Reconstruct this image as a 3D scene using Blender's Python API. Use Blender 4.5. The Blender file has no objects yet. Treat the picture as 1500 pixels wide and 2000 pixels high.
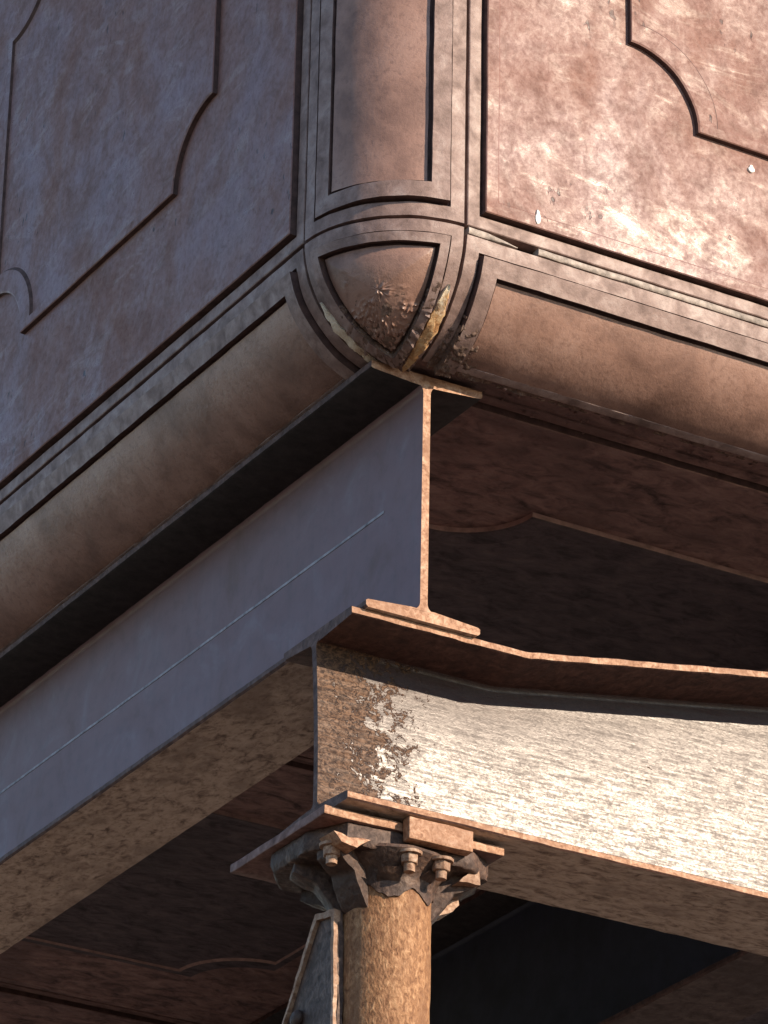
import bpy, bmesh, math, random
from mathutils import Vector, Matrix, noise

random.seed(7)
scene = bpy.context.scene
COL = scene.collection
R = math.radians

# ---------------------------------------------------------------- camera
YAW, PITCH, ROLL = R(30.0414), R(26.2321), R(1.1708)
CAM = Vector((-2.46466, -4.33439, -2.93058))
fw = Vector((math.sin(YAW) * math.cos(PITCH), math.cos(YAW) * math.cos(PITCH), math.sin(PITCH)))
rt = Vector((math.cos(YAW), -math.sin(YAW), 0.0))
up = rt.cross(fw)
cr = rt * math.cos(ROLL) + up * math.sin(ROLL)
cu = -rt * math.sin(ROLL) + up * math.cos(ROLL)
cam_data = bpy.data.cameras.new('camera')
cam_data.sensor_fit = 'VERTICAL'
cam_data.sensor_height = 36.0
cam_data.sensor_width = 27.0
cam_data.lens = 36.0 * 8433.3 / 2000.0
cam_data.clip_start = 0.1
cam_data.clip_end = 2000.0
cam = bpy.data.objects.new('camera', cam_data)
COL.objects.link(cam)
m3 = Matrix((cr, cu, -fw)).transposed()
cam.matrix_world = Matrix.Translation(CAM) @ m3.to_4x4()
scene.camera = cam

# ---------------------------------------------------------------- sky and sun
SUN_EL = R(22.5)
SUN_AZ = R(30.0)            # turned from -Y towards +X
sun_dir = Vector((math.sin(SUN_AZ) * math.cos(SUN_EL), -math.cos(SUN_AZ) * math.cos(SUN_EL), math.sin(SUN_EL)))
world = bpy.data.worlds.new('World')
scene.world = world
world.use_nodes = True
wn = world.node_tree.nodes
wl = world.node_tree.links
wn.clear()
wo = wn.new('ShaderNodeOutputWorld')
wb = wn.new('ShaderNodeBackground')
ws = wn.new('ShaderNodeTexSky')
ws.sky_type = 'NISHITA'
ws.sun_disc = False
ws.sun_elevation = SUN_EL
ws.sun_rotation = math.atan2(sun_dir.x, sun_dir.y)
ws.altitude = 200.0
ws.air_density = 1.0
ws.dust_density = 0.15
ws.ozone_density = 2.0
wb.inputs['Strength'].default_value = 0.126
wl.new(ws.outputs[0], wb.inputs['Color'])
wl.new(wb.outputs[0], wo.inputs['Surface'])
sd = bpy.data.lights.new('sun', 'SUN')
sd.energy = 4.5
sd.angle = R(0.53)
sd.color = (1.0, 0.82, 0.62)
sun = bpy.data.objects.new('sun', sd)
COL.objects.link(sun)
sun.rotation_euler = (-sun_dir).to_track_quat('-Z', 'Y').to_euler()
sun.location = sun_dir * 30

scene.view_settings.view_transform = 'Standard'
scene.view_settings.look = 'None'
scene.view_settings.gamma = 1.0
scene.view_settings.use_curve_mapping = False
scene.view_settings.exposure = 0.9
scene.render.engine = 'CYCLES'
scene.cycles.max_bounces = 6
scene.cycles.use_denoising = True

# ---------------------------------------------------------------- materials
class NT:
    def __init__(s, name):
        s.m = bpy.data.materials.new(name)
        s.m.use_nodes = True
        s.n = s.m.node_tree.nodes
        s.l = s.m.node_tree.links
        s.n.clear()
        s.out = s.n.new('ShaderNodeOutputMaterial')
        s.b = s.n.new('ShaderNodeBsdfPrincipled')
        s.l.new(s.b.outputs[0], s.out.inputs['Surface'])
        s.pos = s.n.new('ShaderNodeNewGeometry').outputs['Position']

    def set(s, sock, v):
        if isinstance(v, bpy.types.NodeSocket):
            s.l.new(v, sock)
        else:
            sock.default_value = v

    def mapping(s, scale=(1, 1, 1), rot=(0, 0, 0), loc=(0, 0, 0)):
        k = s.n.new('ShaderNodeMapping')
        k.inputs['Scale'].default_value = scale
        k.inputs['Rotation'].default_value = rot
        k.inputs['Location'].default_value = loc
        s.l.new(s.pos, k.inputs['Vector'])
        return k.outputs[0]

    def noise(s, scale, detail=6, rough=0.6, vec=None, dist=0.0):
        k = s.n.new('ShaderNodeTexNoise')
        k.inputs['Scale'].default_value = scale
        k.inputs['Detail'].default_value = detail
        k.inputs['Roughness'].default_value = rough
        k.inputs['Distortion'].default_value = dist
        s.l.new(vec if vec is not None else s.pos, k.inputs['Vector'])
        return k.outputs['Fac']

    def voro(s, scale, vec=None, feature='F1'):
        k = s.n.new('ShaderNodeTexVoronoi')
        k.feature = feature
        k.inputs['Scale'].default_value = scale
        s.l.new(vec if vec is not None else s.pos, k.inputs['Vector'])
        return k.outputs['Distance']

    def ramp(s, fac, stops):
        k = s.n.new('ShaderNodeValToRGB')
        e = k.color_ramp.elements
        while len(e) < len(stops):
            e.new(0.5)
        for i, (p, c) in enumerate(stops):
            e[i].position = p
            e[i].color = (c, c, c, 1) if isinstance(c, (int, float)) else (*c, 1)
        s.l.new(fac, k.inputs[0])
        return k.outputs[0]

    def mix(s, fac, a, b, mode='MIX'):
        k = s.n.new('ShaderNodeMix')
        k.data_type = 'RGBA'
        k.blend_type = mode
        k.clamp_factor = True
        s.set(k.inputs['Factor'], fac)
        for nm, v in (('A', a), ('B', b)):
            sock = [x for x in k.inputs if x.name == nm and x.type == 'RGBA'][0]
            if isinstance(v, (tuple, list)):
                sock.default_value = (*v[:3], 1)
            else:
                s.l.new(v, sock)
        return [x for x in k.outputs if x.type == 'RGBA'][0]

    def rng(s, fac, a, b, lo=0.0, hi=1.0):
        k = s.n.new('ShaderNodeMapRange')
        s.l.new(fac, k.inputs[0])
        k.inputs[1].default_value = lo
        k.inputs[2].default_value = hi
        k.inputs[3].default_value = a
        k.inputs[4].default_value = b
        return k.outputs[0]

    def math(s, op, a, b=0.0):
        k = s.n.new('ShaderNodeMath')
        k.operation = op
        s.set(k.inputs[0], a)
        s.set(k.inputs[1], b)
        return k.outputs[0]

    def bump(s, h, dist, strength=1.0, normal=None):
        k = s.n.new('ShaderNodeBump')
        k.inputs['Distance'].default_value = dist
        k.inputs['Strength'].default_value = strength
        s.l.new(h, k.inputs['Height'])
        if normal is not None:
            s.l.new(normal, k.inputs['Normal'])
        return k.outputs[0]

    def done(s, col, rough, normal=None, metal=0.0, spec=0.5):
        s.set(s.b.inputs['Base Color'], col if isinstance(col, bpy.types.NodeSocket) else (*col, 1))
        s.set(s.b.inputs['Roughness'], rough)
        s.set(s.b.inputs['Metallic'], metal)
        s.b.inputs['Specular IOR Level'].default_value = spec
        if normal is not None:
            s.l.new(normal, s.b.inputs['Normal'])
        return s.m


def mat_wall():
    t = NT('weathered_iron_paint')
    big = t.noise(4.0, 5, 0.6, dist=0.8)
    vert = t.noise(1.0, 7, 0.65, t.mapping((8, 8, 4.5), loc=(3, 1, 5)), 1.6)
    diag = t.noise(1.0, 7, 0.66, t.mapping((4.5, 4.5, 13), (0, R(24), 0), (1, 4, 2)), 2.6)
    mid = t.noise(24, 7, 0.64, dist=0.8)
    fine = t.noise(105, 6, 0.72, dist=0.4)
    grain = t.noise(330, 4, 0.75)
    c = t.ramp(big, [(0.34, (0.208, 0.110, 0.086)), (0.50, (0.216, 0.126, 0.112)), (0.66, (0.218, 0.138, 0.142))])
    c = t.mix(t.ramp(vert, [(0.52, 0.0), (0.70, 0.35)]), c, (0.255, 0.180, 0.168))
    c = t.mix(t.ramp(vert, [(0.30, 0.5), (0.46, 0.0)]), c, (0.145, 0.088, 0.072))
    smear = t.math('MULTIPLY', t.ramp(diag, [(0.52, 0.0), (0.64, 1.0)]), t.ramp(t.noise(6, 4, 0.6), [(0.40, 0.0), (0.56, 1.0)]))
    c = t.mix(t.math('MULTIPLY', smear, 0.4), c, (0.36, 0.28, 0.22))
    c = t.mix(t.ramp(mid, [(0.36, 0.45), (0.52, 0.0)]), c, (0.125, 0.070, 0.055))
    c = t.mix(t.ramp(mid, [(0.54, 0.0), (0.68, 0.3)]), c, (0.29, 0.225, 0.195))
    c = t.mix(t.ramp(fine, [(0.36, 0.35), (0.50, 0.0)]), c, (0.10, 0.058, 0.050))
    c = t.mix(t.ramp(grain, [(0.54, 0.0), (0.68, 0.22)]), c, (0.34, 0.26, 0.23))
    pits = t.math('MULTIPLY', t.ramp(t.noise(75, 2, 0.5, t.mapping((1, 1, 0.55))), [(0.66, 0.0), (0.71, 0.85)]), t.ramp(t.noise(6, 3), [(0.52, 0.0), (0.64, 1.0)]))
    c = t.mix(pits, c, (0.03, 0.022, 0.024))
    c = t.mix(1.0, c, (0.93, 0.82, 0.79), 'MULTIPLY')
    sheen = t.math('ADD', t.math('MULTIPLY', vert, 0.36), t.math('ADD', t.math('MULTIPLY', mid, 0.20), t.math('MULTIPLY', big, 0.44)))
    ro = t.rng(sheen, 0.70, 0.385, 0.41, 0.59)
    ro = t.math('SUBTRACT', ro, t.math('MULTIPLY', smear, 0.18))
    ro = t.math('ADD', ro, t.rng(fine, 0.13, -0.10, 0.34, 0.66))
    n = t.bump(t.noise(2.4, 3, 0.5), 0.008, 0.5)
    n = t.bump(t.noise(8.5, 4, 0.55, t.mapping((1, 1, 0.75)), 0.8), 0.0030, 0.6, n)
    n = t.bump(mid, 0.0008, 0.6, n)
    n = t.bump(fine, 0.0004, 0.7, n)
    n = t.bump(grain, 0.00030, 0.7, n)
    n = t.bump(t.math('SUBTRACT', 1.0, pits), 0.0008, 0.8, n)
    return t.done(c, ro, n, 0.0, 0.36)


def mat_smooth(name, cols, rough=(0.52, 0.34), scale=9.0):
    """Castings with a smoother skin: posts, rolled edges, dome."""
    t = NT(name)
    big = t.noise(scale, 6, 0.6, dist=0.4)
    fine = t.noise(110, 7, 0.72)
    grain = t.noise(330, 4, 0.7)
    c = t.ramp(big, [(0.28, cols[0]), (0.52, cols[1]), (0.74, cols[2])])
    c = t.mix(t.ramp(fine, [(0.30, 0.6), (0.5, 0.0)]), c, cols[0])
    c = t.mix(t.ramp(grain, [(0.62, 0.0), (0.76, 0.35)]), c, cols[2])
    ro = t.rng(big, rough[0], rough[1], 0.3, 0.7)
    n = t.bump(t.noise(11, 4, 0.5), 0.0022, 0.6)
    n = t.bump(fine, 0.0011, 0.75, n)
    n = t.bump(grain, 0.00035, 0.7, n)
    return t.done(c, ro, n)


def mat_crust(name, cols, scale=55.0, depth=0.004, stretch=(1, 1, 1), rough=(0.85, 0.6), dark=0.7):
    """Thick pitted rust scale."""
    t = NT(name)
    v = t.mapping(stretch)
    a = t.noise(scale, 8, 0.66, v, 0.5)
    big = t.noise(scale * 0.14, 4, 0.6, v)
    vor = t.voro(scale * 1.7, v)
    grain = t.noise(scale * 7, 4, 0.7)
    c = t.ramp(a, [(0.32, cols[0]), (0.50, cols[1]), (0.70, cols[2])])
    c = t.mix(t.ramp(big, [(0.36, 0.75), (0.5, 0.0)]), c, tuple(x * 0.55 + y * 0.45 for x, y in zip(cols[0], cols[1])))
    c = t.mix(t.ramp(vor, [(0.04, dark), (0.28, 0.0)]), c, cols[0])
    c = t.mix(t.ramp(grain, [(0.58, 0.0), (0.75, 0.3)]), c, cols[2])
    n = t.bump(a, depth, 0.75)
    n = t.bump(vor, depth * 0.45, 0.6, n)
    n = t.bump(grain, depth * 0.08, 0.6, n)
    return t.done(c, t.rng(a, rough[0], rough[1], 0.3, 0.7), n)


def mat_plain(name, col, rough=0.6, var=0.4, scale=40.0, bump=0.0006, spec=0.5):
    t = NT(name)
    a = t.noise(scale, 7, 0.65)
    lo = tuple(x * (1 - var) for x in col)
    hi = tuple(min(1, x * (1 + var)) for x in col)
    c = t.ramp(a, [(0.3, lo), (0.7, hi)])
    n = t.bump(a, bump, 0.7)
    n = t.bump(t.noise(scale * 6, 3, 0.7), bump * 0.3, 0.6, n)
    return t.done(c, t.rng(a, min(1, rough + 0.1), rough - 0.1, 0.3, 0.7), n, 0.0, spec)


def mat_beam_web(name='blue_grey_mill_scale', k=1.0):
    t = NT(name)
    a = t.noise(1.0, 6, 0.6, t.mapping((3, 3, 14)))
    drip = t.noise(1.0, 6, 0.65, t.mapping((40, 40, 3.0)), 0.6)
    b = t.noise(45, 6, 0.7)
    blot = t.noise(9, 5, 0.65, dist=0.8)
    q = lambda *v: tuple(x * k for x in v)
    c = t.ramp(a, [(0.3, q(0.200, 0.106, 0.118)), (0.7, q(0.238, 0.138, 0.152))])
    c = t.mix(t.ramp(drip, [(0.30, 0.22), (0.48, 0.0)]), c, q(0.12, 0.075, 0.072))
    c = t.mix(t.ramp(blot, [(0.56, 0.0), (0.70, 0.40)]), c, q(0.27, 0.21, 0.235))
    c = t.mix(t.ramp(blot, [(0.30, 0.5), (0.42, 0.0)]), c, q(0.15, 0.085, 0.070))
    c = t.mix(t.ramp(b, [(0.32, 0.35), (0.50, 0.0)]), c, q(0.11, 0.075, 0.08))
    n = t.bump(blot, 0.0012, 0.5)
    n = t.bump(b, 0.0004, 0.6, n)
    return t.done(c, t.rng(blot, 0.60, 0.46, 0.3, 0.7), n)


def mat_girder_web():
    t = NT('shiny_scaled_girder_steel')
    s1 = t.noise(1.0, 7, 0.7, t.mapping((22, 22, 260), (0, R(-1.5), 0)), 0.4)
    fleck = t.noise(210, 6, 0.70, t.mapping((0.7, 1, 1.0)), 1.0)
    patch = t.noise(42, 7, 0.72, None, 0.8)
    big = t.noise(7, 4, 0.55, t.mapping((0.6, 1, 1.4)))
    end = t.n.new('ShaderNodeSeparateXYZ')
    t.l.new(t.pos, end.inputs[0])
    # heavy scale near the cut end of the girder, a stain with a ragged outline
    e = t.math('ADD', t.rng(end.outputs['X'], 0.46, 0.0, 0.083, 0.29), t.math('MULTIPLY', patch, 1.1))
    scab = t.ramp(t.math('MULTIPLY', t.math('ADD', e, t.math('MULTIPLY', fleck, 0.55)), 0.5), [(0.525, 0.0), (0.555, 1.0)])
    c = t.ramp(fleck, [(0.36, (0.034, 0.019, 0.017)), (0.50, (0.056, 0.034, 0.032)), (0.66, (0.084, 0.056, 0.052))])
    c = t.mix(t.ramp(s1, [(0.36, 0.6), (0.56, 0.0)]), c, (0.044, 0.033, 0.030))
    c = t.mix(scab, c, t.ramp(fleck, [(0.42, (0.026, 0.012, 0.007)), (0.62, (0.13, 0.066, 0.034))]))
    mixr = t.math('ADD', t.math('MULTIPLY', fleck, 0.38), t.math('ADD', t.math('MULTIPLY', s1, 0.52), 0.05))
    ro = t.rng(mixr, 0.50, 0.24, 0.42, 0.58)
    ro = t.math('ADD', ro, t.math('MULTIPLY', scab, 0.34))
    n = t.bump(big, 0.0005, 0.5)
    n = t.bump(fleck, 0.00030, 0.7, n)
    n = t.bump(s1, 0.00012, 0.5, n)
    n = t.bump(scab, 0.0012, 0.7, n)
    return t.done(c, ro, n, 0.0, 0.32)


def mat_wood(name, cols, za, zb):
    t = NT(name)
    a = t.noise(70, 7, 0.75, t.mapping((1, 1, 0.3)), 1.2)
    sep = t.n.new('ShaderNodeSeparateXYZ')
    t.l.new(t.pos, sep.inputs[0])
    f = t.math('ADD', t.rng(sep.outputs['Z'], 0.0, 1.0, za, zb), t.rng(t.noise(40, 4, 0.6), -0.45, 0.45, 0.3, 0.7))
    c = t.mix(t.ramp(f, [(0.35, 0.0), (0.75, 1.0)]), cols[0], cols[2])
    c = t.mix(t.ramp(a, [(0.42, 0.0), (0.60, 0.8)]), c, cols[1])
    c = t.mix(t.ramp(a, [(0.30, 0.8), (0.44, 0.0)]), c, tuple(x * 0.35 for x in cols[0]))
    return t.done(c, 0.75, t.bump(a, 0.004, 0.9))


def mat_ground():
    t = NT('dry_ground')
    a = t.noise(0.6, 8, 0.6)
    b = t.noise(14, 8, 0.7)
    c = t.ramp(a, [(0.3, (0.092, 0.067, 0.053)), (0.7, (0.132, 0.099, 0.080))])
    c = t.mix(t.ramp(b, [(0.35, 0.5), (0.55, 0.0)]), c, (0.10, 0.07, 0.05))
    return t.done(c, 0.9, t.bump(b, 0.02, 0.7))


WALL = mat_wall()
SKIN = mat_smooth('brown_cast_iron', [(0.12, 0.062, 0.046), (0.265, 0.152, 0.115), (0.34, 0.215, 0.172)])
RIM = mat_smooth('worn_grey_flange', [(0.10, 0.060, 0.050), (0.225, 0.148, 0.128), (0.32, 0.24, 0.215)], (0.72, 0.50), 30)
FLOOR = mat_crust('dark_flaking_underside', [(0.065, 0.037, 0.033), (0.25, 0.145, 0.125), (0.38, 0.24, 0.20)], 22, 0.020, (1.0, 1.6, 1), (0.85, 0.6), 0.5)
FLOORD = mat_crust('dark_panel_centre', [(0.030, 0.022, 0.024), (0.085, 0.062, 0.068), (0.13, 0.095, 0.095)], 22, 0.012, (1.0, 1.6, 1), (0.85, 0.6), 0.4)  # floor panel centres, darker than the field around them
LIPM = mat_plain('pale_moulding_edge', (0.32, 0.21, 0.18), 0.8, 0.35, 60, 0.001)  # paler edge for the floor mouldings
PLATE = mat_crust('dull_red_plate', [(0.07, 0.032, 0.026), (0.155, 0.078, 0.062), (0.24, 0.135, 0.11)], 60, 0.0015, dark=0.3)
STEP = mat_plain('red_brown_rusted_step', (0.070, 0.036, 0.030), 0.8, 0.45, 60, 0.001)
CRUST = mat_crust('thick_rust_scale', [(0.050, 0.029, 0.022), (0.13, 0.078, 0.058), (0.24, 0.165, 0.13)], 70, 0.004, rough=(0.95, 0.8))
WEB = mat_beam_web('blue_grey_mill_scale', 0.68)
WEBD = mat_plain('blue_black_shade_web', (0.020, 0.023, 0.040), 0.6, 0.4, 12, 0.001)  # far joist web: the shade under the tank is in the colour
GWEB = mat_girder_web()
EDGE = mat_crust('orange_rust_edge', [(0.15, 0.062, 0.028), (0.32, 0.165, 0.092), (0.47, 0.30, 0.195)], 130, 0.0010, rough=(0.8, 0.6), dark=0.35)
UNDER = mat_crust('tan_pitted_rust', [(0.14, 0.092, 0.068), (0.50, 0.385, 0.295), (0.66, 0.545, 0.44)], 75, 0.0045, (1, 0.6, 1), rough=(0.85, 0.65), dark=0.5)
UNDERX = mat_crust('tan_streaked_rust', [(0.14, 0.092, 0.068), (0.50, 0.385, 0.295), (0.66, 0.545, 0.44)], 75, 0.0045, (0.5, 1, 1), rough=(0.85, 0.65), dark=0.5)
REDRUST = mat_crust('red_brown_rust', [(0.030, 0.012, 0.009), (0.072, 0.030, 0.021), (0.13, 0.062, 0.045)], 60, 0.002, rough=(0.8, 0.6), dark=0.35)
COLUMN = mat_crust('tan_column_crust', [(0.085, 0.029, 0.010), (0.24, 0.112, 0.045), (0.40, 0.225, 0.11)], 170, 0.0026, (1, 1, 0.6), (0.85, 0.6), 0.6)
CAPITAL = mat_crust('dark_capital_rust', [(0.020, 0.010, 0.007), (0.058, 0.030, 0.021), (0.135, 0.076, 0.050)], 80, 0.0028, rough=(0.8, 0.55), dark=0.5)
BOLT = mat_crust('bolt_rust', [(0.12, 0.055, 0.03), (0.30, 0.18, 0.115), (0.46, 0.33, 0.24)], 120, 0.0012)
CAULK = mat_plain('pale_grey_caulking', (0.27, 0.225, 0.195), 0.75, 0.6, 60, 0.0014)
WOODR = mat_wood('orange_split_wood', [(0.44, 0.22, 0.085), (0.62, 0.45, 0.25), (0.74, 0.67, 0.54)], -0.14, -0.07)
WOODL = mat_wood('cream_split_wood', [(0.42, 0.30, 0.20), (0.70, 0.58, 0.42), (0.74, 0.66, 0.54)], -0.16, -0.10)
CHALK = mat_plain('pale_chalk_line', (0.27, 0.265, 0.30), 0.9, 0.5, 60, 0.0003)
WHITE = mat_plain('white_splash', (0.78, 0.76, 0.70), 0.7, 0.08, 80, 0.0004)
GROUND = mat_ground()

# ---------------------------------------------------------------- helpers
def link(name, me, mats, parent=None, loc=None, mw=None):
    o = bpy.data.objects.new(name, me)
    COL.objects.link(o)
    if not me.materials:
        for mt in (mats if isinstance(mats, (list, tuple)) else [mats]):
            me.materials.append(mt)
    if parent is not None:
        o.parent = parent
    if mw is not None:
        o.matrix_local = mw
    elif loc is not None:
        o.location = loc
    return o


def from_bm(name, bm, angle=35, recalc=True):
    if recalc:
        bmesh.ops.recalc_face_normals(bm, faces=bm.faces)
    me = bpy.data.meshes.new(name)
    bm.to_mesh(me)
    bm.free()
    for p in me.polygons:
        p.use_smooth = True
    me.set_sharp_from_angle(angle=R(angle))
    return me


def thing(name, label, cat, loc=(0, 0, 0), group=None):
    o = bpy.data.objects.new(name, None)
    COL.objects.link(o)
    o.location = loc
    o.empty_display_size = 0.1
    o['label'] = label
    o['category'] = cat
    if group:
        o['group'] = group
    return o


def tag(o, label, cat):
    o['label'] = label
    o['category'] = cat
    return o


def nv(p, f, seed=0.0):
    q = Vector((p[0] * f + seed, p[1] * f - seed, p[2] * f + 2 * seed))
    return noise.noise_vector(q)


def wobble(bm, amp, freq, seed=0.0):
    for v in bm.verts:
        v.co += nv(v.co, freq, seed) * amp


def sweep(profile, axis, a, b, step, fn=None, amp=0.0, freq=30.0, caps=True, seed=0.0):
    """Sweep a closed 2-D profile along X or Y with a fine step, so that edges can wander a little."""
    n = max(1, int(round((b - a) / step)))
    bm = bmesh.new()
    rings = []
    for i in range(n + 1):
        s = a + (b - a) * i / n
        ring = []
        for (p, z) in profile:
            co = Vector((p, s, z)) if axis == 'Y' else Vector((s, p, z))
            if fn:
                co = fn(co)
            if amp:
                co = co + nv(co, freq, seed) * amp
            ring.append(bm.verts.new(co))
        rings.append(ring)
    k = len(profile)
    for i in range(n):
        for j in range(k):
            bm.faces.new((rings[i][j], rings[i][(j + 1) % k], rings[i + 1][(j + 1) % k], rings[i + 1][j]))
    if caps:
        bm.faces.new(rings[0])
        bm.faces.new(rings[-1])
    return bm


def box_bm(lo, hi, bev=0.0015, cuts=0, amp=0.0, freq=25.0, seed=0.0):
    bm = bmesh.new()
    bmesh.ops.create_cube(bm, size=1.0)
    lo, hi = Vector(lo), Vector(hi)
    for v in bm.verts:
        v.co = Vector([(lo[i] + hi[i]) / 2 + v.co[i] * (hi[i] - lo[i]) for i in range(3)])
    if bev:
        bmesh.ops.bevel(bm, geom=bm.edges[:], offset=bev, segments=2, profile=0.5, affect='EDGES')
    if cuts:
        bmesh.ops.subdivide_edges(bm, edges=[e for e in bm.edges if e.calc_length() > bev * 6], cuts=cuts, use_grid_fill=True)
    if amp:
        wobble(bm, amp, freq, seed)
    return bm


def ring_loft(loops):
    """Join closed loops of equal length, in order, with quads."""
    bm = bmesh.new()
    vs = [[bm.verts.new(p) for p in lp] for lp in loops]
    n = len(loops[0])
    for a, b in zip(vs, vs[1:]):
        for i in range(n):
            bm.faces.new((a[i], a[(i + 1) % n], b[(i + 1) % n], b[i]))
    return bm, vs


# ---------------------------------------------------------------- the tank
RC = 0.1607          # radius of the rounded corner and edges
W = 1.25             # pitch of the square panels
NP = 3               # panels along each side
NH = 2               # panels in height
S = 2 * RC + NP * W
ZF = -0.150          # level of the floor castings' flange face
RIMW, BORD = 0.025, 0.050
H = 0.0088           # height of every raised step
GAP = 0.0055

BASE = Vector((S / 2, S / 2, ZF))
tank = thing('water_tank', 'brown cast iron tank of moulded panels with rounded corner post and edges', 'water tank', BASE)


def T(*v):
    return Matrix.Translation(Vector(v) - BASE)


def dense(poly, step=0.012):
    out = []
    n = len(poly)
    for i in range(n):
        a, b = Vector(poly[i]), Vector(poly[(i + 1) % n])
        k = max(1, int((b - a).length / step))
        for j in range(k):
            out.append(a.lerp(b, j / k))
    return out


def notched(ins, n, seg=14, fine=0.0125):
    """Square with a quarter circle bitten out of each corner; same count for every inset."""
    lo, hi = ins, W - ins
    pts = []
    cs = [(lo, lo, 0), (hi, lo, 90), (hi, hi, 180), (lo, hi, 270)]
    M = 60
    for ci, (cx, cy, a0) in enumerate(cs):
        for i in range(seg + 1):
            a = R(a0 + 90 - 90 * i / seg)
            pts.append(Vector((cx + n * math.cos(a), cy + n * math.sin(a))))
        nx, ny, na = cs[(ci + 1) % 4]
        a = R(na + 90)
        e = Vector((nx + n * math.cos(a), ny + n * math.sin(a)))
        s0 = pts[-1].copy()
        for i in range(1, M):
            pts.append(s0.lerp(e, i / M))
    return pts


def to3(poly, h, amp=0.0007, seed=0.0):
    out = []
    for p in poly:
        d = nv((p.x, p.y, 0.3), 22, seed) * amp
        out.append(Vector((p.x + d.x, -h, p.y + d.y)))
    return out


def rect(ins):
    return dense([(ins, ins), (W - ins, ins), (W - ins, W - ins), (ins, W - ins)], 0.0125)


def rectn(ins, n=96):
    lo, hi = ins, W - ins
    cs = [Vector((lo, lo)), Vector((hi, lo)), Vector((hi, hi)), Vector((lo, hi))]
    return [cs[i].lerp(cs[(i + 1) % 4], j / n) for i in range(4) for j in range(n)]


def mark(bm, row):
    bm.faces.ensure_lookup_table()
    n = len(bm.verts)
    loop = MARKN[0]
    for k in range(row * loop, (row + 1) * loop):
        bm.faces[k].material_index = 1


MARKN = [384]


def panel_meshes():
    g = GAP / 2
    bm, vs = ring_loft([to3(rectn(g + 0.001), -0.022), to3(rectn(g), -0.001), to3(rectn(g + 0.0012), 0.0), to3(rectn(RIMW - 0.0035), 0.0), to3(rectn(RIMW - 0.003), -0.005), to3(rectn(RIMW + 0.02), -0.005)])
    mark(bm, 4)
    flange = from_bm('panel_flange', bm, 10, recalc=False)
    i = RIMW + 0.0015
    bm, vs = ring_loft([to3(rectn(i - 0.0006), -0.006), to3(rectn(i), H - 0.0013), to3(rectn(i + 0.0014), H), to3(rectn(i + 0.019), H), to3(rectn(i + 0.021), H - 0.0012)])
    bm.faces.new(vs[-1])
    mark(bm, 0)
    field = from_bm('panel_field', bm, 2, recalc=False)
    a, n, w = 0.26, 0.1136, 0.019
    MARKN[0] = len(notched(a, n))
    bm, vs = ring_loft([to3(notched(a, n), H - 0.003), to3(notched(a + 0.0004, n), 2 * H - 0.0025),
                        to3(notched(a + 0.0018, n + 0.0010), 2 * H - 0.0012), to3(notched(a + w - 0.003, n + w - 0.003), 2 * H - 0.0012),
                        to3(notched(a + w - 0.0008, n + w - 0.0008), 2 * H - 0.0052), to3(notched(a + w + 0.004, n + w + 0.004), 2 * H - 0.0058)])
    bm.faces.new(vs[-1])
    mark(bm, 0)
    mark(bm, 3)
    mould = from_bm('panel_moulding', bm, 6, recalc=False)
    return flange, field, mould


flange_me, field_me, mould_me = panel_meshes()


def put_panel(kind, mw, fmat):
    key = (fmat.name,)
    if key not in PM:
        PM[key] = [m.copy() for m in (flange_me, field_me, mould_me)]
    fl, fi, mo = PM[key]
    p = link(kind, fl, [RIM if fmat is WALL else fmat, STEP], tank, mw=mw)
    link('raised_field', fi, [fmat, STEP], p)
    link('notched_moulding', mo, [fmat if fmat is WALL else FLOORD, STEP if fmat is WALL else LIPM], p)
    return p


PM = {}


def turn(k):
    """Quarter turns about the tank's upright axis, in the tank's own frame."""
    return Matrix.Rotation(R(-90 * k), 4, 'Z')


walls = {}
for k in range(4):
    for i in range(NP):
        for j in range(NH):
            walls[(k, i, j)] = put_panel('wall_panel', turn(k) @ T(RC + i * W, 0, j * W), WALL)
for i in range(NP):
    for j in range(NP):
        put_panel('floor_panel', T(RC + i * W, RC + (j + 1) * W, ZF) @ Matrix.Rotation(R(90), 4, 'X'), FLOOR)


GW = 0.0045          # width of the groove at the foot of a step


def zones(a, b, e0, e1, step, z0=True, z1=True):
    """Stations from a to b with the flange and border steps at the ends: list of (pos, zone)."""
    st = 0.0006
    out = []
    lo, hi = a, b
    if z0:
        out += [(a, 0), (a + RIMW - GW, 0), (a + RIMW - GW + st, 1), (a + RIMW - st, 1), (a + RIMW, 2), (a + BORD - st, 2), (a + BORD, 3), (a + BORD + GW - st, 3), (a + BORD + GW, 4)]
        lo = a + BORD + GW
    else:
        out.append((a, 4))
    tail = []
    if z1:
        tail = [(b - BORD - GW, 4), (b - BORD - GW + st, 3), (b - BORD, 3), (b - BORD + st, 2), (b - RIMW, 2), (b - RIMW + st, 1), (b - RIMW + GW - st, 1), (b - RIMW + GW, 0), (b, 0)]
        hi = b - BORD - GW
    else:
        tail = [(b, 4)]
        hi = b
    n = max(1, int((hi - lo) / step))
    out += [(lo + (hi - lo) * i / n, 4) for i in range(1, n)]
    return out + tail


HZ = (0.0, -0.005, H, -0.0035, 0.0008)


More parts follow.
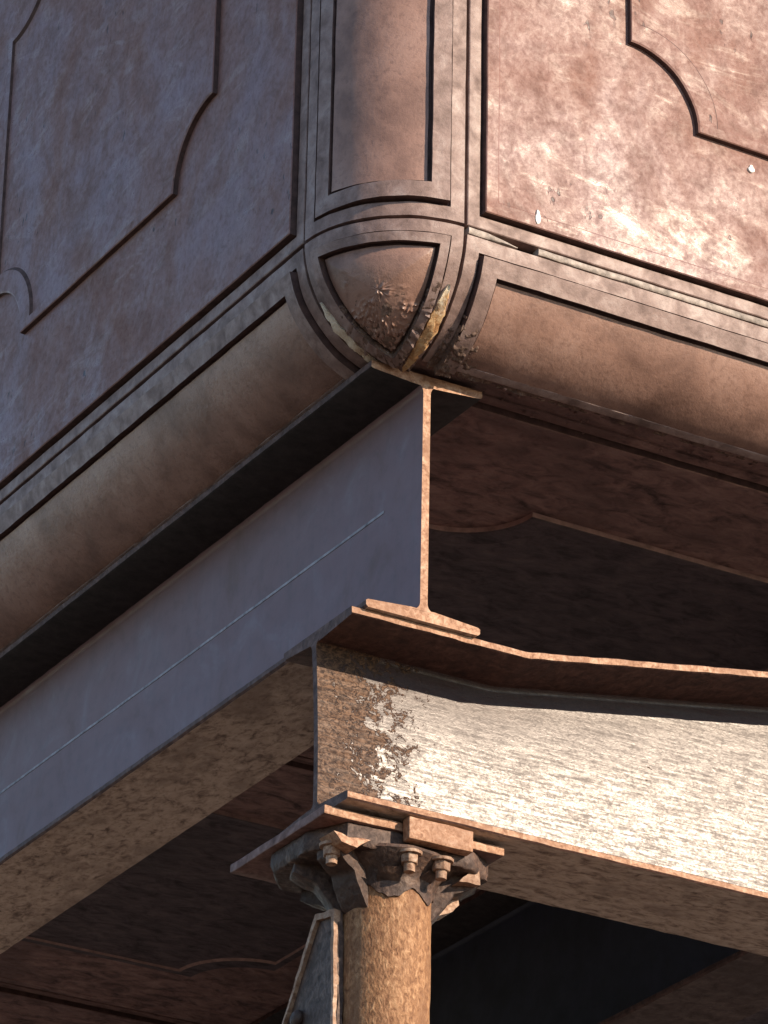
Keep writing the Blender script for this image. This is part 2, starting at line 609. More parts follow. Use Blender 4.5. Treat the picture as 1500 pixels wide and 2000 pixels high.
def grid_casting(name, ss, ts, fn, skirt=0.02):
    """ss, ts: stations with zones; fn(s, t, h) gives the point. Flange faces take slot 1."""
    bm = bmesh.new()
    rows = []
    for si, (s, zs) in enumerate(ss):
        row = []
        for ti, (t, zt) in enumerate(ts):
            p = fn(s, t, HZ[min(zs, zt)])
            d = nv(p, 26, 4.0) * 0.0007 + nv(p, 80, 1.0) * 0.0004
            row.append(bm.verts.new(p + d))
        rows.append(row)
    for i in range(len(ss) - 1):
        for j in range(len(ts) - 1):
            f = bm.faces.new((rows[i][j], rows[i + 1][j], rows[i + 1][j + 1], rows[i][j + 1]))
            z = min(ss[i][1], ss[i + 1][1], ts[j][1], ts[j + 1][1])
            zm = max(min(a_, b_) for a_ in (ss[i][1], ss[i + 1][1]) for b_ in (ts[j][1], ts[j + 1][1]))
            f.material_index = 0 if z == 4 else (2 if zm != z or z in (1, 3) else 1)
    # skirt: the thickness of the casting, seen in the seams
    edge = [(i, 0) for i in range(len(ss))] + [(len(ss) - 1, j) for j in range(1, len(ts))] \
        + [(i, len(ts) - 1) for i in range(len(ss) - 2, -1, -1)] + [(0, j) for j in range(len(ts) - 2, 0, -1)]
    low = []
    for (i, j) in edge:
        low.append(bm.verts.new(fn(ss[i][0], ts[j][0], -skirt)))
    n = len(edge)
    for q in range(n):
        a, b = edge[q], edge[(q + 1) % n]
        f = bm.faces.new((rows[a[0]][a[1]], rows[b[0]][b[1]], low[(q + 1) % n], low[q]))
        f.material_index = 1
    return from_bm(name, bm, 40)


# rounded corner post: s is the arc length round the corner, t the height
def post_fn(s, t, h):
    a = s / RC
    if h > 0:
        h = h * (1.0 - 0.8 * min(1.0, max(0.0, (a - 0.75) / 0.5)))     # worn flat on the weather side
    r = RC + h
    return Vector((RC - r * math.sin(a), RC - r * math.cos(a), t))


ARC = RC * math.pi / 2
post_me = grid_casting('corner_post', zones(GAP / 2, ARC - GAP / 2, 1, 1, 0.006), zones(GAP / 2, W - GAP / 2, 1, 1, 0.02), post_fn)


# rounded bottom edge: s along the wall, t the arc length downwards
def roll_fn(s, t, h):
    a = t / RC
    r = RC + h
    return Vector((s, RC - r * math.cos(a), -r * math.sin(a)))


def roll_mesh(name, top):
    tt = zones(top, RC * R(73.5), 1, 1, 0.006, True, False)
    return grid_casting(name, zones(GAP / 2, W - GAP / 2, 1, 1, 0.02), tt, roll_fn)


roll_me = roll_mesh('edge_casting', 0.005)
roll_front_me = roll_mesh('edge_casting_wide_seam', 0.0125)
lip_a = R(71)
lip_prof = [(RC - (RC - 0.004) * math.cos(lip_a - 0.05), -(RC - 0.004) * math.sin(lip_a - 0.05)),
            (RC - (RC + 0.0012) * math.cos(lip_a - 0.035), -(RC + 0.0012) * math.sin(lip_a - 0.035)),
            (RC - (RC + 0.0020) * math.cos(lip_a), -(RC + 0.0020) * math.sin(lip_a)),
            (RC - (RC + 0.0020) * math.cos(lip_a + 0.035), -(RC + 0.0020) * math.sin(lip_a + 0.035)),
            (RC - (RC - 0.004) * math.cos(lip_a + 0.05), -(RC - 0.004) * math.sin(lip_a + 0.05))]
lip_me = from_bm('edge_lip', sweep(lip_prof, 'X', 0.03, W - 0.03, 0.01, amp=0.0006, freq=35), 50)


strip_prof = [(0.098, -0.132), (0.098, -0.1435), (0.113, -0.1475), (RC - 0.02, -0.1485), (RC + 0.010, -0.1455), (RC + 0.010, -0.132)]
strip_me = from_bm('underside_strip', sweep(strip_prof, 'X', 0.0, W, 0.008, amp=0.0011, freq=45), 60)


# quarter-sphere corner piece, stepped like its neighbours
DB = 0.0415


def dome_mesh():
    st = 0.0006
    levels = [(GAP / 2, 0.0), (0.012, 0.0), (RIMW - GW, 0.0), (RIMW - GW + st, -0.004), (RIMW - st, -0.004), (RIMW, H), (0.031, H), (DB - 0.004, H), (DB - 0.0034, -0.004), (DB, -0.004), (DB + st, 0.0012)]
    dmax = RC * math.asin(1 / math.sqrt(3))
    d = DB + st
    k = 24
    for i in range(1, k):
        f = i / k
        levels.append((d + (dmax - d) * f, 0.0012 + 0.011 * math.sin(f * math.pi / 2)))
    N = 64
    bm = bmesh.new()
    rings = []

    def ring_pts(d):
        s = math.sin(d / RC)
        g = math.sqrt(max(0.0, 1 - s * s))
        a0 = math.asin(min(1, s / g))
        pts = []
        for f in range(3):
            for i in range(N):
                a = a0 + (math.pi / 2 - 2 * a0) * i / N
                q, p = g * math.sin(a), g * math.cos(a)
                n = [0, 0, 0]
                n[f] = s
                n[(f + 1) % 3] = p
                n[(f + 2) % 3] = q
                pts.append(Vector(n))
            # next side begins where this one ends
        return pts

    def pt(n, h):
        r = RC + h
        p = Vector((RC - r * n[0], RC - r * n[1], -r * n[2]))
        return p

    for (d, h) in [(GAP / 2, -0.02)] + levels:
        ring = []
        for n in ring_pts(d):
            p = pt(n, h)
            low = max(0.0, min(1.0, (n[2] - 0.45) * 2.4))
            drift = max(0.0, noise.noise(p * 38 + Vector((5, 1, 2))) * 1.4 + low * 1.6 - 0.55)
            lump = max(0.0, noise.noise(p * 210)) * 0.006 + max(0.0, noise.noise(p * 420 + Vector((3, 3, 3)))) * 0.004
            p = p + nv(p, 40, 2.0) * 0.0006 + Vector((-n[0], -n[1], -n[2])) * lump * min(1.0, drift)
            ring.append(bm.verts.new(p))
        rings.append(ring)
    M = 3 * N
    for r in range(len(rings) - 1):
        for i in range(M):
            f = bm.faces.new((rings[r][i], rings[r][(i + 1) % M], rings[r + 1][(i + 1) % M], rings[r + 1][i]))
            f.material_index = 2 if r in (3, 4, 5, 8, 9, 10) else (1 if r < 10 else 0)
    c = bm.verts.new(pt(Vector((1, 1, 1)).normalized(), 0.0122))
    for i in range(M):
        bm.faces.new((rings[-1][i], rings[-1][(i + 1) % M], c))
    return from_bm('corner_dome', bm, 45)


dome_me = dome_mesh()

for k in range(4):
    for j in range(NH):
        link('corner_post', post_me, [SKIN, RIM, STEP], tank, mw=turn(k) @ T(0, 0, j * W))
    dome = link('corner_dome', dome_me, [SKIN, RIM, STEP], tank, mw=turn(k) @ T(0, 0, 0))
    for i in range(NP):
        special = (k == 0 and i == 0)
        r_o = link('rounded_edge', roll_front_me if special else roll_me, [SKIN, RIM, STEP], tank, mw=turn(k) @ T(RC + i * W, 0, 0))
        link('edge_lip', lip_me, RIM, r_o)
        link('underside_strip', strip_me, FLOOR, r_o)
    if k == 0:
        dome_front = dome

# unseen sheet added to keep skylight out of the tank and its seams
bm = box_bm((-S / 2 + 0.03, -S / 2 + 0.03, 0), (S / 2 - 0.03, S / 2 - 0.03, 0.012), 0.002)
link('sky_block_sheet', from_bm('sky_block_sheet', bm), RIM, tank, loc=(0, 0, NH * W + 0.002 - ZF))

# caulking in the wide seam under the right hand wall panel
def caulk(x0, x1, taper):
    prof = []
    za, zb = -0.0105, -0.0008
    prof = [(0.012, za), (-0.0002, za), (-0.0018, za + 0.002), (-0.0018, zb - 0.002), (-0.0004, zb), (0.012, zb)]

    def fn(c):
        f = min(1.0, max(0.0, (x1 - c.x) / taper)) if taper else 1.0
        c.z = za + (c.z - za) * max(0.12, f ** 0.7)
        return c
    bm = sweep(prof, 'X', x0, x1, 0.006, fn, 0.0007, 40, seed=1.5)
    return link('seam_caulking', from_bm('seam_caulking', bm, 50), CAULK, tank, mw=T(0, 0, 0))


caulk(RC + 0.004, 0.243, 0.05)
caulk(0.276, RC + W, 0.0)

# split timber packing in the two seams beside the corner dome
def packing(side, a0, a1, width, mat, seed, off):
    bm = bmesh.new()
    n = 36
    rings = []
    for i in range(n + 1):
        f = i / n
        a = R(a0 + (a1 - a0) * f)
        w = width * (math.sin(math.pi * f ** 0.8) ** 0.75) + 0.0012
        ring = []
        for (q, h) in ((-0.5, -0.012), (-0.5, 0.0015), (-0.2, 0.0026), (0.25, 0.0040), (0.5, 0.001), (0.5, -0.012)):
            lat = off + q * w            # metres away from the dome, across the seam
            r = RC + h + (noise.noise(Vector((f * 9, q * 3, seed))) * 0.004 if h > 0 else 0)
            if side == 'R':
                p = Vector((RC + lat, RC - r * math.cos(a), -r * math.sin(a)))
            else:
                p = Vector((RC - r * math.cos(a), RC + lat, -r * math.sin(a)))
            jag = noise.noise(Vector((f * 26, q * 5, seed * 3))) * 0.0028 * math.sin(math.pi * f)
            p = p + (Vector((jag, 0, 0)) if side == 'R' else Vector((0, jag, 0)))
            ring.append(bm.verts.new(p + nv(p, 90, seed) * 0.0012))
        rings.append(ring)
    for i in range(n):
        for j in range(5):
            bm.faces.new((rings[i][j], rings[i][j + 1], rings[i + 1][j + 1], rings[i + 1][j]))
    bm.faces.new(rings[0])
    bm.faces.new(rings[-1])
    return link('timber_packing', from_bm('timber_packing', bm, 45), mat, tank, mw=T(0, 0, 0))


packing('R', 31, 86, 0.018, WOODR, 3.0, -0.012)['label'] = 'orange and cream split timber in the seam right of the dome'
packing('L', 33, 86, 0.013, WOODL, 6.0, -0.008)['label'] = 'cream split timber in the seam left of the dome'

# loose crumbs of rust scale
def crumbs(name, pts, mat, parent, mw):
    bm = bmesh.new()
    for (p, n, r) in pts:
        ret = bmesh.ops.create_icosphere(bm, subdivisions=1, radius=1.0)
        rot = Vector((random.uniform(-1, 1), random.uniform(-1, 1), random.uniform(-1, 1))).to_track_quat('Z', 'Y')
        sc = Vector((random.uniform(0.7, 1.3), random.uniform(0.7, 1.3), random.uniform(0.45, 0.9)))
        for v in ret['verts']:
            c = v.co.copy() * (1 + 0.25 * noise.noise(v.co * 2 + p * 90))
            c = Vector((c.x * sc.x, c.y * sc.y, c.z * sc.z))
            v.co = p + rot @ (c * r)
    o = link(name, from_bm(name, bm, 60), mat, parent, mw=mw)
    o['kind'] = 'stuff'
    return o


def dome_pt(n, h):
    n = n.normalized()
    return Vector((RC - (RC + h) * n.x, RC - (RC + h) * n.y, -(RC + h) * n.z))


def crust_patch(nu, nv_, fn, seed, tall=0.0042):
    """A shell of scale that stands out of the casting only where it has grown."""
    bm = bmesh.new()
    vs = []
    for i in range(nu + 1):
        row = []
        for j in range(nv_ + 1):
            p, n, dens = fn(i / nu, j / nv_)
            q = p * 1.0
            a = noise.noise(q * 55 + Vector((seed, 0, 0))) * 0.6 + noise.noise(q * 150 + Vector((0, seed, 0))) * 0.5 + noise.noise(q * 380) * 0.32
            h = (a + dens) * tall
            h = max(-0.003, min(tall * 1.4, h))
            row.append((bm.verts.new(p + n * h), h))
        vs.append(row)
    for i in range(nu):
        for j in range(nv_):
            c = (vs[i][j], vs[i + 1][j], vs[i + 1][j + 1], vs[i][j + 1])
            if max(x[1] for x in c) > -0.0005:
                bm.faces.new([x[0] for x in c])
    for v in [v for v in bm.verts if not v.link_faces]:
        bm.verts.remove(v)
    o = link('rust_scale', from_bm('rust_scale', bm, 75), CRUST, tank, mw=T(0, 0, 0))
    o['kind'] = 'stuff'
    return o


def dome_crust(u, v):
    a, b = R(6 + 78 * u), R(28 + 56 * v)
    n = Vector((math.sin(a) * math.cos(b), math.cos(a) * math.cos(b), math.sin(b)))
    d = min(math.asin(n.x), math.asin(n.y), math.asin(n.z)) * RC
    base = 0.0 if d < RIMW else (H if d < DB - 0.003 else (-0.004 if d < DB else 0.0012 + 0.011 * math.sin(min(1.0, (d - DB) / (RC * 0.6155 - DB)) * math.pi / 2)))
    # a tongue of scale from the middle of the dome down to its foot, thicker on the right
    low = (n.z - 0.70) * 3.2
    tongue = 0.55 - abs(n.x - n.y + 0.05) * 3.0 - max(0.0, 0.62 - n.z) * 6
    right = 0.35 - abs(n.x - 0.18) * 6 - max(0.0, 0.55 - n.z) * 6
    dens = max(low, tongue, right) - 0.38
    return dome_pt(n, base), Vector((-n.x, -n.y, -n.z)), dens


def dome_pt(n, h):
    n = n.normalized()
    return Vector((RC - (RC + h) * n.x, RC - (RC + h) * n.y, -(RC + h) * n.z))


crust_patch(150, 130, dome_crust, 3.0, 0.0014)


def roll_crust(u, v):
    s = RC + 0.012 + 0.62 * u ** 1.6
    a = R(34 + 42 * v)
    ds = s - RC
    base = 0.0 if ds < RIMW else (H if ds < BORD else 0.0008)
    edge = (math.degrees(a) - 66 - 9 * min(1.0, ds / 0.30)) * 0.085
    corner = 0.75 - ds * 9 - max(0.0, 58 - math.degrees(a)) * 0.05
    return roll_fn(s, a * RC, base), Vector((0, -math.cos(a), -math.sin(a))), max(edge, corner) - 0.28


crust_patch(230, 70, roll_crust, 8.0)
# lumpy scale hanging along the seam between the edge casting and the floor
pts = []
for _ in range(140):
    s = random.uniform(0.28, 1.40)
    y = RC + random.gauss(-0.012, 0.016)
    pts.append((Vector((s, y, ZF - random.uniform(0.0, 0.006))), None, random.choice((0.001, 0.0015, 0.0025, 0.0035))))
crumbs('rust_scale', pts, FLOOR, tank, T(0, 0, 0))

# white splashes on the sunlit wall panel
def splash(x, z, w, h):
    bm = bmesh.new()
    c = bm.verts.new((0, -H - 0.0022, 0))
    ring, ring2 = [], []
    for i in range(14):
        a = i / 14 * 2 * math.pi
        q = 1 + 0.25 * noise.noise(Vector((math.cos(a) * 2, math.sin(a) * 2, x * 50)))
        k = 0.75 if math.sin(a) > 0 else 1.15
        ring.append(bm.verts.new((w * math.cos(a) * q * (1.0 if math.sin(a) < 0.3 else 0.6), -H - 0.0014, h * math.sin(a) * q)))
        ring2.append(bm.verts.new((w * 1.1 * math.cos(a) * q * (1.0 if math.sin(a) < 0.3 else 0.6), -H + 0.001, h * 1.08 * math.sin(a) * q)))
    for i in range(14):
        j = (i + 1) % 14
        bm.faces.new((ring[i], ring[j], c))
        bm.faces.new((ring2[i], ring2[j], ring[j], ring[i]))
    o = link('white_splash', from_bm('white_splash', bm, 60), WHITE, walls[(0, 0, 0)], loc=(x - RC, 0, z))


splash(0.270, 0.043, 0.0042, 0.0105)
splash(0.629, 0.234, 0.0050, 0.0060)

# ---------------------------------------------------------------- steel joists under the tank
def joist(label, xc, y0, y1, group=None, under=None, wmat=None):
    top, bot = -0.1585, -0.527
    hw, t_tip, t_root, tw = 0.088, 0.0115, 0.019, 0.0058
    root = thing('steel_joist', label, 'steel beam', (xc, y0, bot), group)
    off = Vector((xc, y0, bot))

    def add(name, prof, mat, amp, fr, seed):
        bm = sweep([(p - xc, z - bot) for p, z in prof], 'Y', 0, y1 - y0, 0.014, amp=amp, freq=fr, seed=seed)
        return bm
    # upper flange, slightly tapered underneath, with a rolled root
    rr = 0.012
    tf = [(xc - hw, top - 0.001), (xc - hw + 0.001, top), (xc + hw - 0.001, top), (xc + hw, top - 0.001), (xc + hw, top - t_tip + 0.002), (xc + hw - 0.003, top - t_tip)]
    tf += [(xc + tw + rr, top - t_root + 0.002), (xc - tw - rr, top - t_root + 0.002), (xc - hw + 0.003, top - t_tip), (xc - hw, top - t_tip + 0.002)]
    me = from_bm('upper_flange', add('upper_flange', tf, EDGE, 0.0006, 40, xc), 40)
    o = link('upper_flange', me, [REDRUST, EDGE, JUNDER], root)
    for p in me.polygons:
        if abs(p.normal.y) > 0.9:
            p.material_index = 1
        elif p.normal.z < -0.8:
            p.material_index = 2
    # lower flange
    bf = [(xc - hw, bot + 0.003), (xc - hw + 0.003, bot), (xc + hw - 0.003, bot), (xc + hw, bot + 0.003), (xc + hw, bot + t_tip - 0.002), (xc + hw - 0.003, bot + t_tip)]
    bf += [(xc + tw + rr, bot + t_root - 0.002), (xc - tw - rr, bot + t_root - 0.002), (xc - hw + 0.003, bot + t_tip), (xc - hw, bot + t_tip - 0.002)]
    me = from_bm('lower_flange', add('lower_flange', bf, EDGE, 0.0006, 40, xc + 3), 40)
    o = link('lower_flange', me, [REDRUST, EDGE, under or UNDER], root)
    for p in me.polygons:
        if abs(p.normal.y) > 0.9:
            p.material_index = 1
        elif p.normal.z < -0.8:
            p.material_index = 2
    # web with fillets at both roots
    za, zb = bot + t_root - 0.0045, top - t_root + 0.0045
    right, left = [], []
    for i in range(6):
        a = i / 5 * math.pi / 2
        right.append((xc + tw + rr * (1 - math.sin(a)), za + rr * (1 - math.cos(a))))
    for i in range(6):
        a = (1 - i / 5) * math.pi / 2
        right.append((xc + tw + rr * (1 - math.sin(a)), zb - rr * (1 - math.cos(a))))
    left = [(2 * xc - p, z) for p, z in reversed(right)]
    me = from_bm('web', add('web', right + left, WEB, 0.0003, 12, xc + 6), 40)
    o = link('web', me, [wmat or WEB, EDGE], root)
    for p in me.polygons:
        if abs(p.normal.y) > 0.9:
            p.material_index = 1
    return root, o


SHADERUST = mat_crust('shaded_brown_rust', [(0.045, 0.027, 0.022), (0.085, 0.055, 0.045), (0.13, 0.088, 0.07)], 40, 0.002)  # far joist's flange rust, with its shade painted in as a darker tone
JUNDER = mat_plain('near_black_flange_underside', (0.022, 0.016, 0.015), 0.8, 0.5, 50, 0.001)  # near-black tone for the downward faces of the upper flanges
near_joist, near_web = joist('long steel joist directly under the tank corner, its I-shaped cut end in sunlight', 0.188, 0.142, 3.9)
far_joist, far_web = joist('shaded steel joist behind the column, at the bottom right corner', 1.350, 0.142, 3.9, None, SHADERUST, WEBD)
# chalk line along the web of the near joist
bm = sweep([(-0.0066, 0.1993), (-0.0052, 0.1993), (-0.0052, 0.2034), (-0.0066, 0.2034)], 'Y', 0.10, 3.7, 0.02, amp=0.00025, freq=18)
link('chalk_line', from_bm('chalk_line', bm), CHALK, near_web)

# ---------------------------------------------------------------- bent girder along the front
def girder():
    x0, x1 = 0.083, 4.0
    yf, yw, yb = 0.150, 0.2415, 0.333
    top, bot = -0.527, -0.801
    root = thing('bent_girder', 'sunlit steel girder on the column, its upper flange bent upwards to the right', 'steel beam', (x0, yw, bot))
    KX, SL = 0.356, 0.171

    def lift(x):
        d = (x if x < 0.94 else 0.94 - 1.85 * (x - 0.94)) - KX          # down again to where the next joist bears on it
        w = 0.014
        if d < -w:
            return 0.0
        if d < w:
            return SL * (d + w) ** 2 / (4 * w)
        return SL * min(d, 1.2)

    def loc(co):
        return co - Vector((x0, yw, bot))

    def up_fn(c):
        c.z += lift(c.x)
        return loc(c)
    t_tip, t_root, tw, rr = 0.0115, 0.017, 0.0055, 0.011
    tf = [(yf, top - 0.001), (yf + 0.001, top), (yb - 0.001, top), (yb, top - 0.001), (yb, top - t_tip + 0.002), (yb - 0.003, top - t_tip),
          (yw + tw + rr, top - t_root), (yw - tw - rr, top - t_root), (yf + 0.003, top - t_tip), (yf, top - t_tip + 0.002)]
    me = from_bm('upper_flange', sweep(tf, 'X', x0, x1, 0.010, up_fn, 0.0010, 45, seed=2), 40)
    link('upper_flange', me, [REDRUST, EDGE], root)
    for p in me.polygons:
        if abs(p.normal.y) > 0.8:
            p.material_index = 1
    bf = [(yf, bot + 0.002), (yf + 0.002, bot), (yb - 0.002, bot), (yb, bot + 0.002), (yb, bot + t_tip - 0.002), (yb - 0.003, bot + t_tip),
          (yw + tw + rr, bot + t_root), (yw - tw - rr, bot + t_root), (yf + 0.003, bot + t_tip), (yf, bot + t_tip - 0.002)]
    me = from_bm('lower_flange', sweep(bf, 'X', x0, x1, 0.012, loc, 0.0009, 40, seed=5), 40)
    link('lower_flange', me, [REDRUST, EDGE, UNDERX], root)
    for p in me.polygons:
        if abs(p.normal.y) > 0.8:
            p.material_index = 1
        elif p.normal.z < -0.8:
            p.material_index = 2

    def web_fn(c):
        c.y += 0.27 * max(0.0, c.z - (bot + 0.02)) ** 2 - 0.006         # web dished so the sun's glare gathers along its lower edge
        c.z += lift(c.x) * max(0.0, min(1.0, (c.z - (bot + 0.03)) / (top - bot - 0.06)))
        return loc(c)
    za, zb = bot + t_root - 0.002, top - t_root + 0.002
    right = []
    for i in range(6):
        a = i / 5 * math.pi / 2
        right.append((yw + tw + rr * (1 - math.sin(a)), za + rr * (1 - math.cos(a))))
    right += [(yw + tw, za + (zb - za) * f) for f in (0.15, 0.25, 0.35, 0.45, 0.55, 0.65, 0.75, 0.85)]
    for i in range(6):
        a = (1 - i / 5) * math.pi / 2
        right.append((yw + tw + rr * (1 - math.sin(a)), zb - rr * (1 - math.cos(a))))
    left = [(2 * yw - p, z) for p, z in reversed(right)]
    me = from_bm('web', sweep(right + left, 'X', x0, x1, 0.014, web_fn, 0.0003, 9, seed=8), 40)
    link('web', me, [GWEB, REDRUST], root)
    for p in me.polygons:
        if abs(p.normal.x) > 0.9:
            p.material_index = 1
    return root


girder_root = girder()

# ---------------------------------------------------------------- column and its head
CX, CY = 0.200, 0.250
ZG = -4.53
col = thing('iron_column', 'rust-crusted round iron column with bolted flanged head below the beams', 'column', (CX, CY, ZG))


def CL(p):
    return Vector((p[0] - CX, p[1] - CY, p[2] - ZG))


def lathe(profile, seg=48, amp=0.0, freq=40, seed=0.0, closed=True):
    bm = bmesh.new()
    rings = []
    for (r, z) in profile:
        ring = []
        for i in range(seg):
            a = 2 * math.pi * i / seg
            p = Vector((r * math.cos(a), r * math.sin(a), z))
            if amp:
                q = p + Vector((0, 0, 3.3))
                p = p + nv(q, freq, seed) * amp + nv(q, freq * 3.1, seed) * amp * 0.4
            ring.append(bm.verts.new(p))
        rings.append(ring)
    for a, b in zip(rings, rings[1:]):
        for i in range(seg):
            bm.faces.new((a[i], a[(i + 1) % seg], b[(i + 1) % seg], b[i]))
    if closed:
        bm.faces.new(rings[0])
        bm.faces.new(rings[-1])
    return bm


prof = [(0.061, 0.0)]
z = 0.02
while z < ZG * -1 - 1.3:
    prof.append((0.061, z))
    z += 0.05
zt = -ZG - 0.838
while z < zt:
    prof.append((0.061 + 0.010 * max(0, (z - (zt - 0.05)) / 0.05) ** 2, z))
    z += 0.006
prof.append((0.072, zt))
link('shaft', from_bm('shaft', lathe(prof, 72, 0.0011, 26), 60), COLUMN, col)
base_prof = [(0.14, 0.0), (0.14, 0.02), (0.10, 0.03), (0.075, 0.06), (0.062, 0.11)]
link('base', from_bm('base', lathe(base_prof, 32, 0.001), 40), COLUMN, col)

# head flange: a square plate with its corners cut off
def octo(hw, cut):
    return [(-hw + cut, -hw), (hw - cut, -hw), (hw, -hw + cut), (hw, hw - cut), (hw - cut, hw), (-hw + cut, hw), (-hw, hw - cut), (-hw, -hw + cut)]


ztop = -0.8205 - ZG
HEAD = [(-0.100, -0.072), (0.085, -0.078), (0.128, -0.050), (0.140, 0.060), (0.09, 0.128), (-0.09, 0.128), (-0.128, 0.080), (-0.128, -0.010)]
loops = []
for z_, k in ((ztop - 0.028, 0.965), (ztop - 0.026, 0.985), (ztop - 0.018, 1.0), (ztop - 0.010, 1.0), (ztop - 0.002, 1.0), (ztop, 0.985)):
    poly = dense([(x * k, y * k) for x, y in HEAD], 0.0055)
    m = len(dense(HEAD, 0.0055))
    poly = [poly[int(i * len(poly) / m)] for i in range(m)]
    loops.append([Vector((p.x, p.y, z_)) + nv((p.x, p.y, z_ * 2), 34, 4) * 0.0022 * (0.35 if z_ > ztop - 0.006 else 1) + nv((p.x, p.y, z_ * 2), 95, 7) * 0.0014 for p in poly])
bm, vs = ring_loft(loops)
bm.faces.new(vs[0])
bm.faces.new(vs[-1])
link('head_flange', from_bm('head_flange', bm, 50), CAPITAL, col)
# collar round the top of the shaft
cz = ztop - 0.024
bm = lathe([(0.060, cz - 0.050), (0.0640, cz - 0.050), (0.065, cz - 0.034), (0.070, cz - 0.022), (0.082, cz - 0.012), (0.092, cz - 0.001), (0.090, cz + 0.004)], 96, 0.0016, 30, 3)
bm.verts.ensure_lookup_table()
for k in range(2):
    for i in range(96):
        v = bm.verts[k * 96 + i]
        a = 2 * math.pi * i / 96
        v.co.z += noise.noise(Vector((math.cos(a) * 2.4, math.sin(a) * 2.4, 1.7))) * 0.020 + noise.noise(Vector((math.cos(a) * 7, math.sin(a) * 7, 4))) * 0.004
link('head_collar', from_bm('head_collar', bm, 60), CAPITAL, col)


# brackets under the head flange
def bracket(ang, r1, drop, th, seed):
    bm = bmesh.new()
    pr = [(0.050, cz + 0.002), (r1, cz + 0.002), (r1 + 0.002, cz - 0.016), (r1 - 0.016, cz - 0.026), (r1 - 0.028, cz - 0.030), (0.082, cz - drop * 0.62), (0.070, cz - drop * 0.85), (0.060, cz - drop), (0.050, cz - drop - 0.006)]
    d = dense([(a, b) for a, b in pr], 0.004)
    loops = []
    for y in (-th / 2, -th / 2 + 0.003, th / 2 - 0.003, th / 2):
        ins = 0.0015 if abs(y) > th / 2 - 0.001 else 0
        loops.append([Vector((p.x - ins, y, p.y)) for p in d])
    bm, vs = ring_loft(loops)
    bm.faces.new(vs[0])
    bm.faces.new(vs[-1])
    wobble(bm, 0.0018, 30, seed)
    wobble(bm, 0.0006, 110, seed)
    bmesh.ops.rotate(bm, verts=bm.verts, cent=(0, 0, 0), matrix=Matrix.Rotation(R(ang), 3, 'Z'))
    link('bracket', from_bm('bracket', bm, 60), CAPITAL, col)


for i, (ang, r1, drop, th) in enumerate(((-20, 0.118, 0.070, 0.034), (24, 0.13, 0.075, 0.030), (68, 0.128, 0.07, 0.030), (112, 0.13, 0.07, 0.030), (158, 0.122, 0.075, 0.034), (200, 0.116, 0.072, 0.040), (244, 0.074, 0.04, 0.030), (292, 0.070, 0.032, 0.024))):
    bracket(ang, r1, drop, th, i * 1.7)

# bolts hanging through the head flange
def bolt(x, y, r=0.0125, drop=0.020, tilt=0.0):
    bm = bmesh.new()
    z0 = -0.848
    for (rr, za, zb, seg) in ((r * 1.35, z0 - 0.0035, z0, 20), (r, z0 - 0.016, z0 - 0.0035, 6), (r * 0.62, z0 - 0.016 - drop * 0.55, z0 - 0.016, 14)):
        ret = bmesh.ops.create_cone(bm, cap_ends=True, segments=seg, radius1=rr * 0.96, radius2=rr, depth=zb - za)
        for v in ret['verts']:
            v.co = Vector((v.co.x, v.co.y, v.co.z + (za + zb) / 2))
    bmesh.ops.bevel(bm, geom=[e for e in bm.edges if e.calc_length() > 0.006], offset=0.0009, segments=1, affect='EDGES')
    for v in bm.verts:
        a = tilt + 0.4
        xx, yy = v.co.x * math.cos(a) - v.co.y * math.sin(a), v.co.x * math.sin(a) + v.co.y * math.cos(a)
        v.co = CL((x + xx, y + yy, v.co.z)) + nv(v.co, 120, x) * 0.0007
    link('bolt', from_bm('bolt', bm, 30), BOLT, col)


bolt(0.188, 0.168, tilt=0.1)
bolt(0.236, 0.168, tilt=0.5)
bolt(0.090, 0.200, tilt=0.2)
bolt(0.300, 0.260, tilt=0.3)
bolt(0.200, 0.345, tilt=0.9)

def scrap(name, poly, y0, y1, mat, seed):
    d = dense(poly, 0.005)
    loops = [[CL((p.x, yy, p.y)) for p in d] for yy in (y0, y0 + 0.002, y1)]
    bm, vs = ring_loft(loops)
    bm.faces.new(vs[0])
    bm.faces.new(vs[-1])
    wobble(bm, 0.0016, 70, seed)
    link(name, from_bm(name, bm, 40), mat, col)


scrap('lit_bracket_end', [(0.274, -0.864), (0.305, -0.830), (0.306, -0.862)], 0.185, 0.230, BOLT, 1.0)  # bracket end, its sunlight put into the paler rust colour
scrap('sun_patch', [(0.074, -0.842), (0.096, -0.846), (0.130, -0.843), (0.109, -0.858), (0.086, -0.855)], 0.168, 0.205, EDGE, 2.0)  # patch of sun on the head flange, built as an orange piece
scrap('lit_bracket_toe', [(0.262, -0.868), (0.296, -0.866), (0.300, -0.878), (0.290, -0.890), (0.272, -0.898), (0.258, -0.908)], 0.226, 0.262, BOLT, 3.0)  # bracket foot, the paler rust stands in for sunlight on it

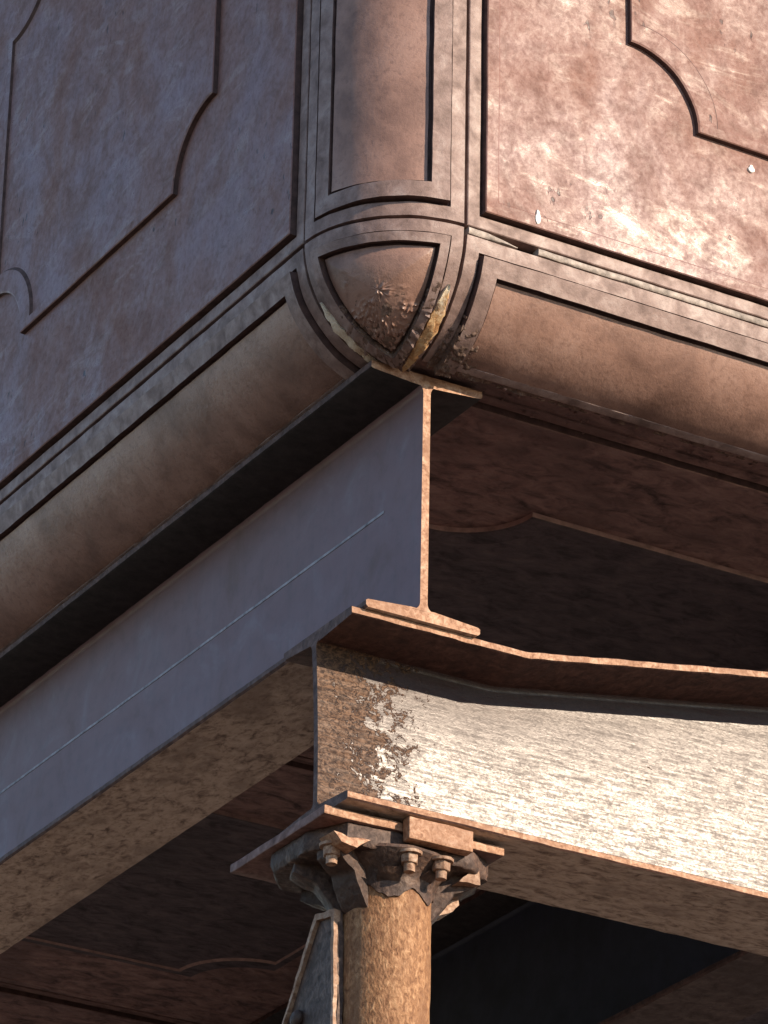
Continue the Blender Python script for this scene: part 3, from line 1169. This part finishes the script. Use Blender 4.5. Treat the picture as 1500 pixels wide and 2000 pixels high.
# ears on the column for the bracing rods: a plate with a raised rim
def ear(x, front_top, back_top, front_bot, back_bot, zt_f, zt_b, zb_, th, seed, depth, rim_mat=BOLT):
    poly = [(front_top, zt_f), (back_top, zt_b), (back_bot, zb_), (front_bot, zb_)]
    d = dense(poly, 0.010)
    loops = []
    for xx in (x - th / 2, x - th / 2 + 0.0015, x + th / 2 - 0.0015, x + th / 2):
        loops.append([CL((xx, p.x, p.y)) for p in d])
    bm, vs = ring_loft(loops)
    bm.faces.new(vs[0])
    bm.faces.new(vs[-1])
    wobble(bm, 0.0018, 40, seed)
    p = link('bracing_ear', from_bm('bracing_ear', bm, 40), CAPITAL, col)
    # rim
    ins = 0.0065
    cy = sum(q[0] for q in poly) / 4
    outer = [Vector((a, b)) for a, b in poly]
    inner = [Vector((front_top + ins, zt_f - ins * 1.3)), Vector((back_top - ins * 0.6, zt_b - ins * 1.4)), Vector((back_bot - ins * 0.6, zb_ + 0.002)), Vector((front_bot + ins, zb_ + 0.002))]
    N = 16

    def lp(pl, h):
        o = []
        for i in range(4):
            for j in range(N):
                q = pl[i].lerp(pl[(i + 1) % 4], j / N)
                o.append(CL((x - th / 2 - h, q.x, q.y)))
        return o
    bm, vs = ring_loft([lp(outer, -0.004), lp(outer, depth), lp(inner, depth), lp(inner, -0.003)])
    wobble(bm, 0.0016, 60, seed + 3)
    link('rim', from_bm('rim', bm, 40), rim_mat, p)
    return p


ear(0.1335, 0.250, 0.300, 0.244, 0.425, -0.913, -0.905, -1.10, 0.008, 2.0, 0.006)
# pin through the ear
bm = bmesh.new()
ret = bmesh.ops.create_uvsphere(bm, u_segments=14, v_segments=8, radius=0.012)
for v in bm.verts:
    v.co = CL((0.126 + v.co.x * 0.7, 0.345 + v.co.y, -1.035 + v.co.z)) + nv(v.co, 80) * 0.001
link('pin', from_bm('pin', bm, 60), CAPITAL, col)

# ---------------------------------------------------------------- plates between girder and column
bm = box_bm((-0.137, -0.127, 0), (0.137, 0.127, 0.0125), 0.0015, 10, 0.0010, 25)
plate = link('bearing_plate', from_bm('bearing_plate', bm, 40), [PLATE, EDGE], loc=(0.1985, 0.298, -0.8200))
for p in plate.data.polygons:
    if abs(p.normal.y) > 0.7:
        p.material_index = 1
tag(plate, 'flat square rusty plate between column head and sunlit girder', 'plate')
shim_specs = ((0.110, 0.215, 0.05, 0.05, 'thin left shim strip between bearing plate and girder'), (0.188, 0.192, 0.012, 0.034, 'small middle shim between bearing plate and girder'), (0.248, 0.192, 0.013, 0.034, 'small right shim between bearing plate and girder'))
for (x, y, w, d, lab) in shim_specs:
    bm = box_bm((-w / 2, -d / 2, 0), (w / 2, d / 2, 0.0066), 0.0008, 2, 0.0005, 60, x)
    tag(link('steel_shim', from_bm('steel_shim', bm, 40), EDGE, loc=(x, y + 0.012, -0.8077)), lab, 'shim')
bm = box_bm((-0.049, -0.010, 0), (0.049, 0.0085, 0.0300), 0.0018, 6, 0.0012, 35)
tag(link('packing_block', from_bm('packing_block', bm, 40), EDGE, loc=(0.2265, 0.1610, -0.8345)), 'small sunlit rectangular steel block in front of the bearing plate', 'packing block')

# ---------------------------------------------------------------- ground
bm = bmesh.new()
bmesh.ops.create_grid(bm, x_segments=60, y_segments=60, size=400.0)
for v in bm.verts:
    d = Vector((v.co.x - CX, v.co.y - CY)).length
    v.co.z = ZG + (noise.noise(v.co * 0.05) * 0.6 * min(1.0, max(0.0, (d - 20) / 60)))
g = link('ground', from_bm('ground', bm), GROUND)
g['kind'] = 'structure'
